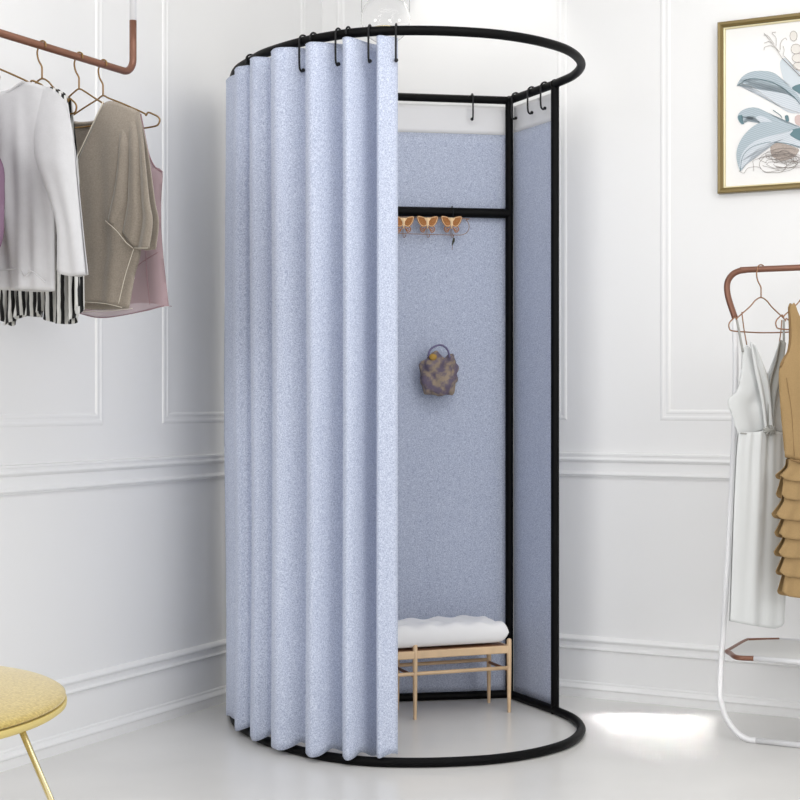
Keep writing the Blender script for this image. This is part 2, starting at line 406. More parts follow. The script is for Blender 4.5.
# butterfly rail
ux = V((.987, .162, 0)); PB = Cc-bn*.004
def bp(px, py, off=.0): return on_plane(px, py, PB-bn*(.016+off), bn)
br = thing('butterfly_hook_rail', 'thin wire hook rail with gold filigree butterflies hanging below the crossbar', 'hook rail', bp(430, 225))
bm = bmesh.new()
L_, R_, T_, B_ = 352, 469, 217.5, 234
tube(bm, cr([bp(L_, 216), bp(460, 218.5), bp(466, 220), bp(469, 225), bp(468, 231), bp(463, 234.5), bp(452, 235), bp(400, 233.5), bp(L_, 232)], 5), .0011, 6)
obj('wire_frame', bm, WIRE2, br)
for cxp in (363, 383, 403.5, 427.5, 451.5):
    c = bp(cxp, 218, .004); S = .0335
    def Q(x, y, o=0): return c+ux*x*S+Z3*y*S-bn*o
    bm = bmesh.new()
    for sg in (-1, 1):
        up = cr([Q(sg*.08, -.25), Q(sg*.3, .0), Q(sg*.65, .12), Q(sg*1.0, .12), Q(sg*.98, -.2), Q(sg*.82, -.55), Q(sg*.5, -.85), Q(sg*.15, -.75)], 5, True)
        tube(bm, up, .0019, 6, True)
        pl = [bm.verts.new(p+bn*.0008) for p in up]; pl2 = [bm.verts.new(p+bn*.002) for p in up]
        fA = bm.faces.new(pl); fB = bm.faces.new(pl2[::-1]); bmesh.ops.triangulate(bm, faces=[fA, fB])
        tube(bm, cr([Q(sg*.5, -.85), Q(sg*.72, -1.0), Q(sg*.66, -1.3), Q(sg*.42, -1.42), Q(sg*.28, -1.2), Q(sg*.12, -.9)], 5), .0017, 6)
        for k, (ax, ay, rr) in enumerate(((.45, -.18, .15), (.74, -.12, .13), (.70, -.42, .13), (.42, -.5, .14), (.45, -1.15, .12))):
            tube(bm, [Q(sg*(ax+rr*math.cos(t*math.pi/4)), ay+rr*math.sin(t*math.pi/4)) for t in range(8)], .0014, 5, True)
        tube(bm, cr([Q(sg*.12, -.3), Q(sg*.32, -.32), Q(sg*.6, .0), Q(sg*.88, .02)], 4), .0013, 5)
        tube(bm, cr([Q(sg*.12, -.5), Q(sg*.36, -.68), Q(sg*.58, -.58), Q(sg*.82, -.36)], 4), .0013, 5)
    b1 = obj('butterfly', bm, BFLY, br)
    bm = bmesh.new()
    for sg in (-1, 1):
        tube(bm, cr([Q(sg*.1, -.28, .002), Q(sg*.3, -.02, .002), Q(sg*.65, .1, .002), Q(sg*.98, .1, .002), Q(sg*.95, -.2, .002), Q(sg*.8, -.52, .002), Q(sg*.5, -.82, .002), Q(sg*.15, -.72, .002)], 5, True), .0011, 5, True)
    tube(bm, [Q(0, .0, .002), Q(0, -.25, .002), Q(0, -.7, .002), Q(0, -1.1, .002)], lambda t: .0058*(1-t)**.7+.001, 8)
    for sg in (-1, 1): tube(bm, [Q(0, -.45, .002), Q(sg*.24, -.12, .002), Q(sg*.3, .02, .002)], .0022, 6)
    o = obj('body', bm, BFLYC, b1)
    o.parent = b1; o.matrix_parent_inverse = b1.matrix_world.inverted() if False else Matrix.Translation(-br.location)
    o.matrix_parent_inverse = Matrix.Identity(4)
    bm = bmesh.new()
    tube(bm, cr([Q(-.05, -1.0), Q(-.05, -1.7), Q(.0, -1.95, .004), Q(.12, -1.9, .012), Q(.12, -1.7, .013)], 4), .0011, 6)
    obj('hook', bm, WIRE2, br)
ch = thing('dark_charm', 'tiny dark green charm hanging from the rightmost butterfly hook', 'charm', bp(452, 241, .01))
bm = bmesh.new(); tube(bm, [bp(454, 238, .01), bp(453.5, 241, .01), bp(452, 245.5, .01)], lambda t: .0055*(1-.6*abs(2*t-.7)), 10)
obj('stone', bm, mat('dark_green_stone', srgb(58, 58, 36), .4), ch)
bm = bmesh.new(); tube(bm, [bp(452, 233, .008), bp(453.5, 237, .011), bp(453, 241, .011), bp(452, 250, .01)], .0008, 6)
obj('cord', bm, WIRE2, ch)

# pouch
pc = bp(440, 374, .016)
po = thing('patterned_pouch', 'small crumpled brown and violet patterned pouch hanging on the back panel', 'pouch', pc)
bm = bmesh.new(); bmesh.ops.create_icosphere(bm, subdivisions=5, radius=1)
for v in bm.verts:
    p = v.co.copy()
    x = math.copysign(abs(p.x)**.62, p.x)*.064; z = math.copysign(abs(p.z)**.65, p.z)*.074; y = p.y*.022
    if p.z > .4: x *= 1-.25*(p.z-.4)/.6
    q = V((x, y, z)); d = noise.noise(q*28)*.016+noise.noise(q*70)*.005
    if p.z > .55: z -= .018*math.exp(-((x-.012)/.016)**2)*p.z
    q = V((x, y, z))+p.normalized()*d
    v.co = pc+ux*q.x+bn*q.y+Z3*q.z
obj('bag', bm, POUCH, po)
bm = bmesh.new(); tube(bm, cr([bp(428, 356, .03), bp(431, 349, .025), bp(440, 345, .02), bp(447, 349, .025), bp(450, 358, .03)], 6), .0035, 8); obj('strap', bm, mat('violet_strap', srgb(112, 106, 140), .8), po)
bm = bmesh.new(); ball(bm, bp(433, 357, .036), .011, (1.2, .5, 1)); obj('ochre_trim', bm, POUCHG, po)

# ------------------------------------------------------------------ bench
FR_ = V((.354, 4.90, 0)); bx = V((.94, .342, 0)).normalized(); by = V((-bx.y, bx.x, 0)); BD = .165; BL = .326
def bpnt(a, d, z): return FR_-bx*a+by*d+Z3*z
be = thing('upholstered_bench', 'low pale oak bench with white tufted cushion inside the booth', 'bench', bpnt(BL, BD/2, 0))
for a in (0, BL, 2*BL):
    for d in (0, BD):
        bm = bmesh.new()
        tube(bm, [bpnt(a, d, .0), bpnt(a, d, .10), bpnt(a, d, .20), bpnt(a, d, .236), bpnt(a, d, .240)], lambda t: [.0052, .0072, .0082, .0078, .004][min(4, round(t*4))], 12)
        obj('leg', bm, WOOD, be, sharp=60)
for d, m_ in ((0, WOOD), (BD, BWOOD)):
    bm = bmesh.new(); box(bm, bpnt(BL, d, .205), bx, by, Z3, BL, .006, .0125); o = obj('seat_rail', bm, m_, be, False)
    bv = o.modifiers.new('b', 'BEVEL'); bv.width = .003; bv.segments = 2
    bm = bmesh.new(); tube(bm, [bpnt(0, d, .145), bpnt(2*BL, d, .145)], .0062, 10); obj('stretcher', bm, WOOD, be)
for a in (0, BL, 2*BL):
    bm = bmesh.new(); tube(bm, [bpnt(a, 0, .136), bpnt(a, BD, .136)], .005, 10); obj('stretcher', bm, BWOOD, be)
    bm = bmesh.new(); box(bm, bpnt(a, BD/2, .205), by, bx, Z3, BD/2, .005, .011); obj('seat_rail', bm, WOOD, be, False)
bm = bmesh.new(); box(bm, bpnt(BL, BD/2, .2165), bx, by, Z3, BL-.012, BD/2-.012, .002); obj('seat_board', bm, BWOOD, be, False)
bm = bmesh.new(); NU, NVv = 110, 34; T = []; Bt = []
btn = []
for i in range(7):
    for j in range(2 if i % 2 == 0 else 1):
        btn.append((-.86+i*.287, (-.36+.72*j) if i % 2 == 0 else 0))
for j in range(NVv+1):
    rt, rb = [], []
    for i in range(NU+1):
        u = -1+2*i/NU; v = -1+2*j/NVv
        u2 = math.sin(u*math.pi/2); v2 = math.sin(v*math.pi/2)
        e = max(0, (1-abs(u2)**30))**.5*max(0, 1-abs(v2)**9)**.5
        x = u2*(BL-.006); y = v2*(BD/2+.012)
        dim = 0
        for bxu, byv in btn:
            dd = ((x-bxu*BL)/.026)**2+((y-byv*(BD/2))/.020)**2
            dim += .022*math.exp(-dd)
        pz = .007*math.cos(u2*22)*math.cos(v2*3)+.004*noise.noise(V((x*18, y*18, 0)))
        zt_ = .262+(.036+pz*.8)*e-dim*e
        zb_ = .262-.036*e
        P = bpnt(BL-x, BD/2+y, 0)
        rt.append(bm.verts.new(P+Z3*zt_)); rb.append(bm.verts.new(P+Z3*zb_))
    T.append(rt); Bt.append(rb)
for G in (T, Bt):
    for j in range(NVv):
        for i in range(NU): bm.faces.new((G[j][i], G[j][i+1], G[j+1][i+1], G[j+1][i]))
bmesh.ops.remove_doubles(bm, verts=bm.verts, dist=.0003)
cu_ = obj('cushion', bm, CUSH, be)
for bxu, byv in btn:
    bm = bmesh.new(); P = bpnt(BL-bxu*BL, BD/2+byv*BD/2, .281); ball(bm, P, .006, (1, 1, .4), 10, 6)
    o = obj('button', bm, CUSH, cu_)
    o.matrix_parent_inverse = Matrix.Identity(4)

# ------------------------------------------------------------------ pendant globe
PG = V((-.0422, 4.42, CH+381*4.42/F)); gr = 24.8*4.42/F
pd = thing('glass_pendant', 'clear glass globe pendant lamp above the top ring', 'pendant lamp', PG)
bm = bmesh.new(); ball(bm, PG, gr, (1, 1, 1), 40, 24); o = obj('globe', bm, GLASS, pd)
s = o.modifiers.new('s', 'SOLIDIFY'); s.thickness = .0015; s.offset = -1
bm = bmesh.new()
tube(bm, [PG+V((.042*math.cos(t*math.pi/12), .042*math.sin(t*math.pi/12), -.03)) for t in range(24)], .0016, 6, True); obj('brass_rim', bm, BRASS, pd)
for a in (-.070, -.022, .024, .070):
    bm = bmesh.new(); tube(bm, [PG+V((a, .005, .02 if abs(a) > .05 else .06)), PG+V((a, .005, HC-PG.z-.02))], .0007, 5); obj('wire', bm, mat('thin_grey_wire', srgb(130, 130, 130), .4), pd)
bm = bmesh.new(); lathe(bm, [(0, .0), (.09, .0), (.09, -.02), (0, -.02)], (PG.x, PG.y, HC), 32); obj('canopy', bm, BRASS, pd, sharp=40)
for a in (-.03, .012, .04):
    bm = bmesh.new(); ball(bm, PG+V((a, 0, -.004)), .0032); obj('bulb', bm, BULB, pd)

# ------------------------------------------------------------------ hangers
def hanger(H, e, label, group, hw=.185, hookh=.082, up=.0125, m=WIRE, r=.0023, arm=.09):
    """H: rod centre; e: direction of the hanger bar; wire hanger with pinched loops at both ends"""
    th = thing('wire_hanger', label, 'hanger', H-Z3*hookh, group)
    Q = lambda s, z: H+e*s+Z3*z
    bm = bmesh.new(); rr = up
    pts = [Q(rr*.95, -.005)]+[Q(rr*math.cos(t), rr*math.sin(t)) for t in [k*math.pi/8 for k in range(1, 8)]]+[Q(-rr, -.004), Q(-rr*1.25, -.016), Q(-rr*.9, -hookh*.42), Q(-rr*.1, -hookh*.62), Q(0, -hookh*.75), Q(0, -hookh)]
    tube(bm, cr(pts, 4), r, 8); obj('hook', bm, m, th)
    bm = bmesh.new()
    half = [(0, 0), (.02, -.009), (hw*.35, -arm*.30), (hw*.72, -arm*.64), (hw*.76, -arm*.72), (hw*.80, -arm*.64), (hw*.90, -arm*.72), (hw*.97, -arm*.80), (hw, -arm*.90), (hw*.97, -arm*1.02), (hw*.90, -arm*1.06), (hw*.7, -arm*1.08), (hw*.2, -arm*1.1)]
    loop = half+[(-a, b) for a, b in half[::-1]][:-1]
    tube(bm, cr([Q(a, b-hookh) for a, b in loop], 5, True), r, 8, True); obj('frame', bm, m, th)
    return th

# ------------------------------------------------------------------ left rail
OFF = .35; LR0 = C0+LN*OFF
def rail_pt(px):
    k = (px-400)/F; t = (k*LR0.y-LR0.x)/(LA.x-k*LA.y); return LR0+LA*t
zr = 1.898
lr = thing('hanging_clothes_rail', 'copper pipe clothes rail hung from white drop pipe, at left', 'clothes rail', rail_pt(133)+Z3*2.04)
pv = rail_pt(133); tV = (pv-LR0).length
far = LR0+LA*(tV+1.3)
path = [pv+Z3*2.042, pv+Z3*1.95]+[pv+LA*(.04-.04*math.cos(a))+Z3*(zr+.04-.04*math.sin(a)) for a in [k*math.pi/16 for k in range(9)]]+[far+Z3*zr]
bm = bmesh.new(); tube(bm, path, .0098, 16); obj('rail_tube', bm, COPPER, lr)
for P in (pv, far):
    bm = bmesh.new(); tube(bm, [P+Z3*(2.042 if P is pv else zr), P+Z3*HC], .0092, 14); obj('drop_tube', bm, WTUBE, lr)

gHl = 'wire hangers on the left copper rail'
NL = -LA  # points away from camera along rail
NF = LA   # toward camera
def hang_left(px, label, **k):
    P = rail_pt(px)+Z3*zr; hanger(P, LN, label, gHl, **k); return P
Pm = hang_left(103, 'gold wire hanger farthest right on the left rail, carrying the mauve top')
Pt = hang_left(79, 'gold wire hanger second from right on the left rail, carrying the taupe top', hw=.14)
Ps = hang_left(42, 'gold wire hanger behind the white blouse, its hook in plain view', hw=.11)
Pb = hang_left(-16, 'gold wire hanger whose right arm enters the white blouse collar')
Pp = hang_left(-62, 'gold wire hanger nearest the camera with its looped end at the photo left edge')

def folds(amps, seed=0, puff=.02, vfade=True):
    def f(u, v):
        w = puff*max(0, math.sin(math.pi*u))**.6
        for a, fr_, ph in amps: w += a*math.sin(u*fr_+ph+.6*math.sin(v*2.3+seed))*(min(1, .15+v*1.3) if vfade else 1)*min(1, 6*min(u, 1-u)+.0)
        return w+.004*noise.noise(V((u*5, v*5, seed)))
    return f
# mauve sheer top (rearmost)
mv = thing('sheer_mauve_top', 'sheer dusty mauve sleeveless top hanging behind the taupe top', 'top', Pm-Z3*.1)
fm = folds([(.006, 14, .4)], 2, .02); bmk = lambda u, v: -.02*max(0, math.sin(math.pi*u))**.6
cloth('front', Pm, NF, [(70, 118), (90, 135), (118, 130), (141, 114)], [(78, 312), (105, 318), (140, 313), (168, 306)], [(70, 118), (60, 170), (68, 250), (78, 312)],
      [(141, 114), (146, 140), (150, 157), (156, 168), (162.5, 172), (161, 210), (163, 250), (169, 306)], fm, MAUVE, mv, back=bmk, backbottom=[(78, 312), (100, 307), (140, 302), (168, 306)], thick=0)
def seam(name, P0, n, pts, off, m, parent, r=.0012):
    bm = bmesh.new(); tube(bm, cr([on_plane(x, y, P0, n)+n*off for x, y in pts], 6), r, 6); return obj(name, bm, m, parent)
seam('armhole_trim', Pm, NF, [(141, 114), (146, 140), (150, 157), (156, 168), (162.5, 172)], .001, MAUVES, mv, .0018)
seam('hem_trim', Pm, NF, [(78, 312), (105, 318), (140, 313), (168, 306)], .018, MAUVES, mv, .0014)
seam('hem_trim', Pm, NF, [(80, 312), (100, 306), (140, 302), (168, 306)], -.015, MAUVES, mv, .001)
seam('seam', Pm, NF, [(151, 248), (152, 275), (155, 305)], .022, MAUVES, mv, .001)
seam('seam', Pm, NF, [(137, 271), (150, 261), (163, 253)], .022, MAUVES, mv, .001)
# taupe top
tp = thing('taupe_velour_top', 'taupe velour V-neck top with draped sleeve on the left rail', 'top', Pt-Z3*.1)
bk = lambda u, v: -.022*max(0, math.sin(math.pi*u))**.6
cloth('bodice', Pt, NF, [(18, 112), (46, 104), (62, 140), (76, 173), (92, 140), (110, 103), (140, 112)], [(40, 304), (84, 302), (110, 304), (129, 308)], [(18, 112), (24, 180), (32, 250), (40, 304)],
      [(140, 112), (144, 150), (142, 200), (141, 250), (135, 275), (129, 308)], folds([(.004, 17, .3), (.003, 31, 1)], 4, .022), TAUPE, tp, back=bk,
      backtop=[(18, 112), (46, 104), (60, 118), (78, 121), (96, 117), (110, 103), (140, 112)], backbottom=[(40, 308), (84, 311), (110, 310), (129, 308)], nu=60, nv=50)
def fsl(u, v):
    return .012+.015*(abs(math.sin(u*7.2+.9+.3*v))-.3)*min(1, .25+v)+.002*math.sin(u*23)*v
cloth('sleeve', Pt, NF, [(112, 104), (122, 106), (132, 108), (140, 112)], [(113, 222), (126, 232), (140, 249), (154, 249)], [(112, 104), (123, 130), (121, 180), (113, 222)],
      [(140, 112), (148, 150), (154, 200), (157.5, 222), (154, 249)], lambda u, v: fsl(u, v)*min(1, .25+v*2.2), TAUPE, tp, back=lambda u, v: .004-.012*v, nu=36, nv=44)
seam('neck_trim', Pt, NF, [(78, 170), (92, 141), (110, 103)], .026, TAUPED, tp, .0015)
seam('back_neck_band', Pt, NF, [(60, 120), (78, 123), (96, 119.5), (108, 107)], -.016, TAUPE, tp, .006)
seam('hem_trim', Pt, NF, [(84, 302), (110, 304), (128, 308)], .025, TAUPED, tp, .001)
seam('hem_trim', Pt, NF, [(62, 310), (84, 311), (110, 310), (128, 308)], -.018, TAUPED, tp, .001)
seam('side_seam', Pt, NF, [(139, 250), (131, 275), (124, 304)], .022, TAUPED, tp, .0009)
seam('sleeve_trim', Pt, NF, [(113, 222), (124, 232), (133, 243), (140, 249)], .030, TAUPED, tp, .001)
seam('sleeve_trim', Pt, NF, [(140, 249), (154, 249)], .026, TAUPED, tp, .001)
# striped garment
st = thing('striped_blouse', 'black and white striped gathered blouse showing below the white blouse', 'blouse', Ps-Z3*.1)
def fst(u, v): return .012+.012*math.sin(u*52+2*v)*(.3+.7*v)+.004*math.sin(u*97)
def bst(u, v): return -.006+.008*math.sin(u*44)*v
cloth('bodice', Ps, NF, [(20, 92), (40, 90), (55, 88), (70, 98)], [(3, 319), (9, 326), (16, 320), (26, 315), (38, 317), (46, 311), (52, 321), (62, 324), (74, 322), (82, 306)], [(20, 92), (12, 160), (8, 240), (7, 295), (3, 319)],
      [(70, 98), (76, 160), (81, 240), (82, 306)], fst, STRIPE, st, back=bst, nu=150, nv=50)
# white blouse
wb = thing('white_blouse', 'pale white long-sleeved blouse hanging in front on the left rail', 'blouse', Pb-Z3*.1)
cloth('body', Pb, NF, [(-96, 62), (-60, 66), (-20, 96), (0, 96), (18, 90), (30, 83), (48, 87)], [(-70, 284), (-30, 287), (10, 290), (32, 290), (55, 291)], [(-96, 62), (-100, 150), (-80, 220), (-70, 284)],
      [(48, 87), (52, 140), (54, 200), (55, 291)], (lambda u, v: .03*max(0, math.sin(math.pi*u))**.6+(.008*math.sin(u*20-v*3+.6)+.004*math.sin(u*41-v*5)+.003*math.sin(u*70+v*2))*min(1, .1+v*1.4)*min(1, 6*min(u, 1-u))), BLOUSE, wb,
      back=lambda u, v: -.016*max(0, math.sin(math.pi*u))**.6+.003*math.sin(u*25)*v, backtop=[(-96, 62), (-60, 60), (-20, 90), (0, 92), (16, 89), (30, 83), (48, 87)], backbottom=[(-70, 292), (-30, 294), (10, 293), (34, 293), (55, 291)], nu=80, nv=50)
cloth('sleeve', Pb, NF, [(38, 86), (48, 87), (58, 92), (69, 104)], [(60, 270), (70, 275), (80, 277), (90, 275)], [(38, 86), (38, 150), (52, 195), (60, 225), (60, 270)],
      [(69, 104), (77, 150), (82, 200), (86, 240), (90, 275)], lambda u, v: (.014+.018*math.sin(math.pi*u)**.7+.004*math.sin(u*11+1-v*3)*v)*min(1, .2+2*v), BLOUSE, wb,
      back=lambda u, v: .006, nu=40, nv=44)
seam('neck_band', Pb, NF, [(-20, 97), (0, 98.5), (14, 94), (24, 87), (30, 83)], .022, BLOUSE, wb, .003)
seam('hem_fold', Pb, NF, [(-10, 270), (10, 271), (28, 270), (34, 277), (40, 272), (54, 283)], .03, BLOUSE, wb, .0016)
# purple garment nearest the camera
pp_ = thing('purple_blouse', 'purple satin garment only its edge showing at the left side of the photo', 'blouse', Pp-Z3*.1)
cloth('body', Pp, NF, [(-130, 78), (-90, 86), (-70, 86), (-36, 92)], [(-120, 282), (-90, 287), (-50, 284), (-20, 280)], [(-130, 78), (-132, 150), (-126, 220), (-120, 282)],
      [(-36, 92), (-20, 130), (2, 162), (4.5, 190), (4, 215), (1, 245), (-20, 280)], folds([(.008, 18, 0)], 3, .02), PURPLE, pp_, back=lambda u, v: -.015*math.sin(math.pi*u))

# ------------------------------------------------------------------ right rack
RB = V((.97, 4.5, 0)); Rn = V((-.468, -.884, 0)).normalized()
def rk(px, py): return on_plane(px, py, RB, Rn)
leftp = [rk(*p) for p in ((756, 739.5), (748, 738.8), (740, 735), (732, 727), (725, 715), (721, 701), (720, 688), (724, 621), (729, 540), (733, 460), (735.5, 380), (735, 318), (729, 300), (727, 289), (728, 281), (732, 275), (738, 271.4), (746, 269.9), (756, 269.4))]
A_ = V((RB.x, RB.y, 0)); Ln = .70
def ac(P): return (V((P.x, P.y, 0))-A_).dot(RA)
rc = thing('copper_garment_rack', 'freestanding white tube garment rack with copper top rail, at right', 'garment rack', A_+RA*Ln/2)
zt_r = leftp[-1].z; zb_r = .0085
def mir(P): return A_+RA*(Ln-ac(P))+Z3*P.z
leftp[0].z = zb_r; leftp[1].z = .0095
leftp[-2].z = leftp[-1].z-.0006
cop = leftp[11:]; cop2 = [mir(p) for p in cop]
bm = bmesh.new(); tube(bm, cr(cop+cop2[::-1], 8), .0092, 14); obj('top_rail', bm, COPPER, rc)
for pts in (leftp[:12], [mir(p) for p in leftp[:12]]):
    bm = bmesh.new(); tube(bm, cr(pts, 8), .0086, 14); obj('leg', bm, WTUBE, rc)
bm = bmesh.new(); tube(bm, [leftp[0], mir(leftp[0])], .0086, 14); obj('floor_rail', bm, WTUBE, rc)
# shelf
zs = .265
def sh(px, py):
    Z = (CH-zs)*F/(py-400); return V(((px-400)/F*Z, Z, zs))
ap = sh(727.5, 651.5); f1 = sh(737, 657.5); f2 = sh(754, 658.5); r1 = sh(745, 641.5); r2 = sh(752, 640.5); r3 = sh(779, 640)
FW = RA*.46
bm = bmesh.new(); tube(bm, cr([r3, r2, r1, ap+(r1-ap)*.12, ap, ap+(f1-ap)*.3, f1, f2], 5), .0075, 12); obj('shelf_bracket', bm, COPPER, rc)
bm = bmesh.new(); tube(bm, [f2, f2+FW], .0078, 12); obj('shelf_rail', bm, WTUBE, rc)
bm = bmesh.new(); tube(bm, [r3, r3+FW*.75], .007, 12); obj('shelf_rail', bm, WTUBE, rc)
bm = bmesh.new(); mm = [mir(p) for p in (f2, f1, ap, r1, r3)]
# mirrored bracket keeps its offset from the rack plane
def mir3(P):
    w = (V((P.x, P.y, 0))-A_).dot(Rn); return A_+RA*(Ln-ac(P))+Rn*w+Z3*P.z
tube(bm, cr([mir3(p) for p in (r3, r2, r1, ap, f1, f2)], 5), .0075, 12); obj('shelf_bracket', bm, COPPER, rc)
bm = bmesh.new(); poly = [f1, f2, mir3(f2), mir3(f1), mir3(ap), mir3(r1), mir3(r3), r3, r1, ap]
lo = [bm.verts.new(p+Z3*-.003) for p in poly]; hi = [bm.verts.new(p+Z3*.003) for p in poly]
bm.faces.new(lo[::-1]); bm.faces.new(hi)
for k in range(len(poly)): bm.faces.new((lo[k], lo[(k+1) % len(poly)], hi[(k+1) % len(poly)], hi[k]))
obj('shelf', bm, SHELFG, rc, False)

gHr = 'wire hangers on the right copper rack'
eh = V((.93, .37, 0)).normalized(); nh = V((eh.y, -eh.x, 0))
H1 = rk(761, 269); H2 = rk(808, 266)
hanger(H1, eh, 'bronze wire hanger holding the silver-white dress', gHr, hw=.112, hookh=.084, m=WIRE2, arm=.094, r=.002)
hanger(H2, eh, 'bronze wire hanger at the photo right edge holding the camel dress', gHr, hw=.112, hookh=.084, m=WIRE2, arm=.094, r=.002)
wd = thing('silver_white_dress', 'silver-white wrap dress with thin straps and gathered waist', 'dress', H1-Z3*.1)
_fd = folds([(.003, 12, .3), (.0015, 23, 2)], 5, .012)
def fd(u, v): return _fd(u, v)*(1-.35*v)
cloth('bodice', H1, nh, [(742, 349), (747, 346), (754, 360), (762, 376), (770, 362), (777, 346), (783, 350)], [(738, 434), (752, 433), (765, 430), (780, 433), (790, 434)],
      [(742, 349), (741, 372), (737, 390), (728, 401), (733, 418), (738, 434)], [(783, 350), (786, 372), (792, 400), (790, 420), (790, 434)], fd, DRESS, wd,
      back=lambda u, v: -.014*max(0, math.sin(math.pi*u))**.6, backtop=[(742, 349), (748, 372), (755, 388), (762, 392), (770, 388), (778, 370), (783, 350)])
cloth('wrap_panel', H1, nh, [(745, 342), (748, 346), (752, 352)], [(760, 431), (764, 430), (768, 430)], [(745, 342), (750, 372), (756, 400), (760, 431)], [(750, 346), (757, 362), (764, 385), (768, 430)],
      lambda u, v: .024+.005*math.sin(u*9), DRESS, wd, nu=14, nv=30)
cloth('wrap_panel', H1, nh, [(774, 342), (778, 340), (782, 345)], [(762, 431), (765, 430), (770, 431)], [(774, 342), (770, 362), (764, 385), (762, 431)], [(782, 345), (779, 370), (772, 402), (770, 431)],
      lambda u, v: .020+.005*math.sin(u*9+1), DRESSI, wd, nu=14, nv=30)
def fs(u, v): return .006+.016*max(0, math.sin(math.pi*u))**.6+(.006*math.sin(u*9.5-1.2+.4*v)+.0035*math.sin(u*21+.5*v)+.002*math.sin(u*44)*(1-v)**2)*min(1, 6*min(u, 1-u))
cloth('skirt', H1, nh, [(738, 434), (752, 433), (765, 430), (780, 433), (790, 434)], [(729, 621), (745, 624), (767, 627.5), (774, 627), (783, 622)],
      [(737.5, 432), (735, 460), (732, 530), (729, 621)], [(790, 434), (790, 500), (786, 560), (783, 622)], fs, DRESS, wd, back=lambda u, v: -.014*max(0, math.sin(math.pi*u))**.6, nu=90, nv=60)
bm = bmesh.new(); c = on_plane(764, 430, H1, nh)+nh*.026
for k in range(9):
    a = k*2*math.pi/9; tube(bm, cr([c+eh*.016*math.cos(a)*1.4+Z3*.014*math.sin(a), c+nh*.006+eh*.006*math.cos(a), c+nh*.004-eh*.004*math.cos(a+1)], 4), .004, 7)
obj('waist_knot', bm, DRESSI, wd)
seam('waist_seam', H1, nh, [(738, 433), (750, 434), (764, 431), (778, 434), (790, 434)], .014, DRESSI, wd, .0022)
for pts in ([(736, 320), (739, 335), (742, 352)], [(741, 312), (743, 328), (746, 345)], [(781, 320), (780, 332), (778, 346)], [(783, 320), (783, 335), (783, 350)]):
    a, b, c = pts
    seam('strap', H1, nh, [a, b, c], .004, DRESSI if a[0] in (736, 783) else WIRE2, wd, .0036 if a[0] in (736, 783) else .0018)
# camel dress
cd = thing('camel_ruffled_dress', 'camel sleeveless dress with tiers of ruffles at the right edge', 'dress', H2-Z3*.1)
fc = folds([(.003, 10, .3)], 9, .022)
cloth('bodice', H2, nh, [(788, 309), (793, 303), (797, 318), (812, 342), (828, 318), (836, 306), (842, 312)], [(785, 457), (800, 461), (820, 461), (842, 457)],
      [(788, 309), (789, 335), (787, 352), (779.5, 367), (780, 400), (785, 457)], [(842, 312), (840, 340), (848, 368), (846, 410), (842, 457)], fc, CAMEL, cd,
      back=lambda u, v: -.018*max(0, math.sin(math.pi*u))**.6, backtop=[(788, 309), (793, 303), (800, 322), (812, 330), (828, 322), (836, 306), (842, 312)])
seam('armhole_trim', H2, nh, [(788, 307), (789.5, 335), (787, 352), (779.5, 367)], .004, CAMELD, cd, .003)
seam('dart_seam', H2, nh, [(783, 378), (788, 410), (790, 440), (791, 456)], .016, CAMELD, cd, .0008)
seam('belt', H2, nh, [(785, 459), (800, 463), (820, 463), (842, 459)], .024, CAMELD, cd, .0032)
tips = [(459, 480, 777, 787), (476, 499, 778, 782), (494, 519, 773.5, 783), (513, 538, 776, 783), (532, 557, 775, 784), (550, 576, 777, 784), (569, 596, 779, 784)]
cloth('underskirt', H2, nh, [(787, 458), (810, 461), (840, 458)], [(784, 580), (810, 582), (842, 580)], [(787, 458), (784, 580)], [(840, 458), (842, 580)], lambda u, v: .018*math.sin(math.pi*u), CAMELD, cd,
      back=lambda u, v: -.018*math.sin(math.pi*u), nu=24, nv=10)
for k, (y0, y1, xt, xi) in enumerate(tips):
    def fr1(u, v, k=k): return .004+.016*max(0, math.sin(math.pi*u))**.5+.003+v*(.007+.003*math.sin(u*34+k*2.1))
    def fr2(u, v, k=k): return -.004-.014*max(0, math.sin(math.pi*u))**.5-v*(.004+.002*math.sin(u*30+k))
    cloth('ruffle', H2, nh, [(xi, y0), (810, y0+2), (843, y0)], [(xt, y1-5), (xt+7, y1), (815, y1+1.5), (842, y1), (850, y1-5)], [(xi, y0), (xi-1.5, y0+8), (xt, y1-5)], [(843, y0), (850, y1-5)], fr1, CAMEL, cd,
          back=fr2, nu=60, nv=10)

# ------------------------------------------------------------------ framed botanical print
a0 = wall_a(719.5, RA); FWd, z0, z1 = .44, 1.687, 2.246
pf = thing('framed_botanical_print', 'gold framed botanical print of a blue-grey leafy plant on the right wall', 'picture', C0+RA*(a0+FWd/2)+Z3*z0)
def loopframe(name, prof, m, a0, a1, z0, z1):
    bm = bmesh.new(); loops = []
    for w, d in prof:
        loops.append([bm.verts.new(C0+RA*a+RN*d+Z3*z) for a, z in ((a0+w, z0+w), (a1-w, z0+w), (a1-w, z1-w), (a0+w, z1-w))])
    for P, Q in zip(loops, loops[1:]):
        for k in range(4): bm.faces.new((P[k], P[(k+1) % 4], Q[(k+1) % 4], Q[k]))
    return obj(name, bm, m, pf, False)
loopframe('frame', [(0, .001), (0, .024), (.003, .028), (.010, .027), (.014, .023), (.018, .020), (.018, .004)], PFRAME, a0, a0+FWd, z0, z1)
loopframe('fillet', [(.018, .012), (.0185, .017), (.022, .016), (.0235, .008)], PFRAME2, a0, a0+FWd, z0, z1)
bm = bmesh.new(); box(bm, C0+RA*(a0+FWd/2)+RN*.004+Z3*(z0+z1)/2, RA, RN, Z3, FWd/2-.015, .003, (z1-z0)/2-.015); paper = obj('paper', bm, PAPER, pf, False)
def pw(px, py, d=.008): return on_plane(px, py, C0+RN*d, RN)
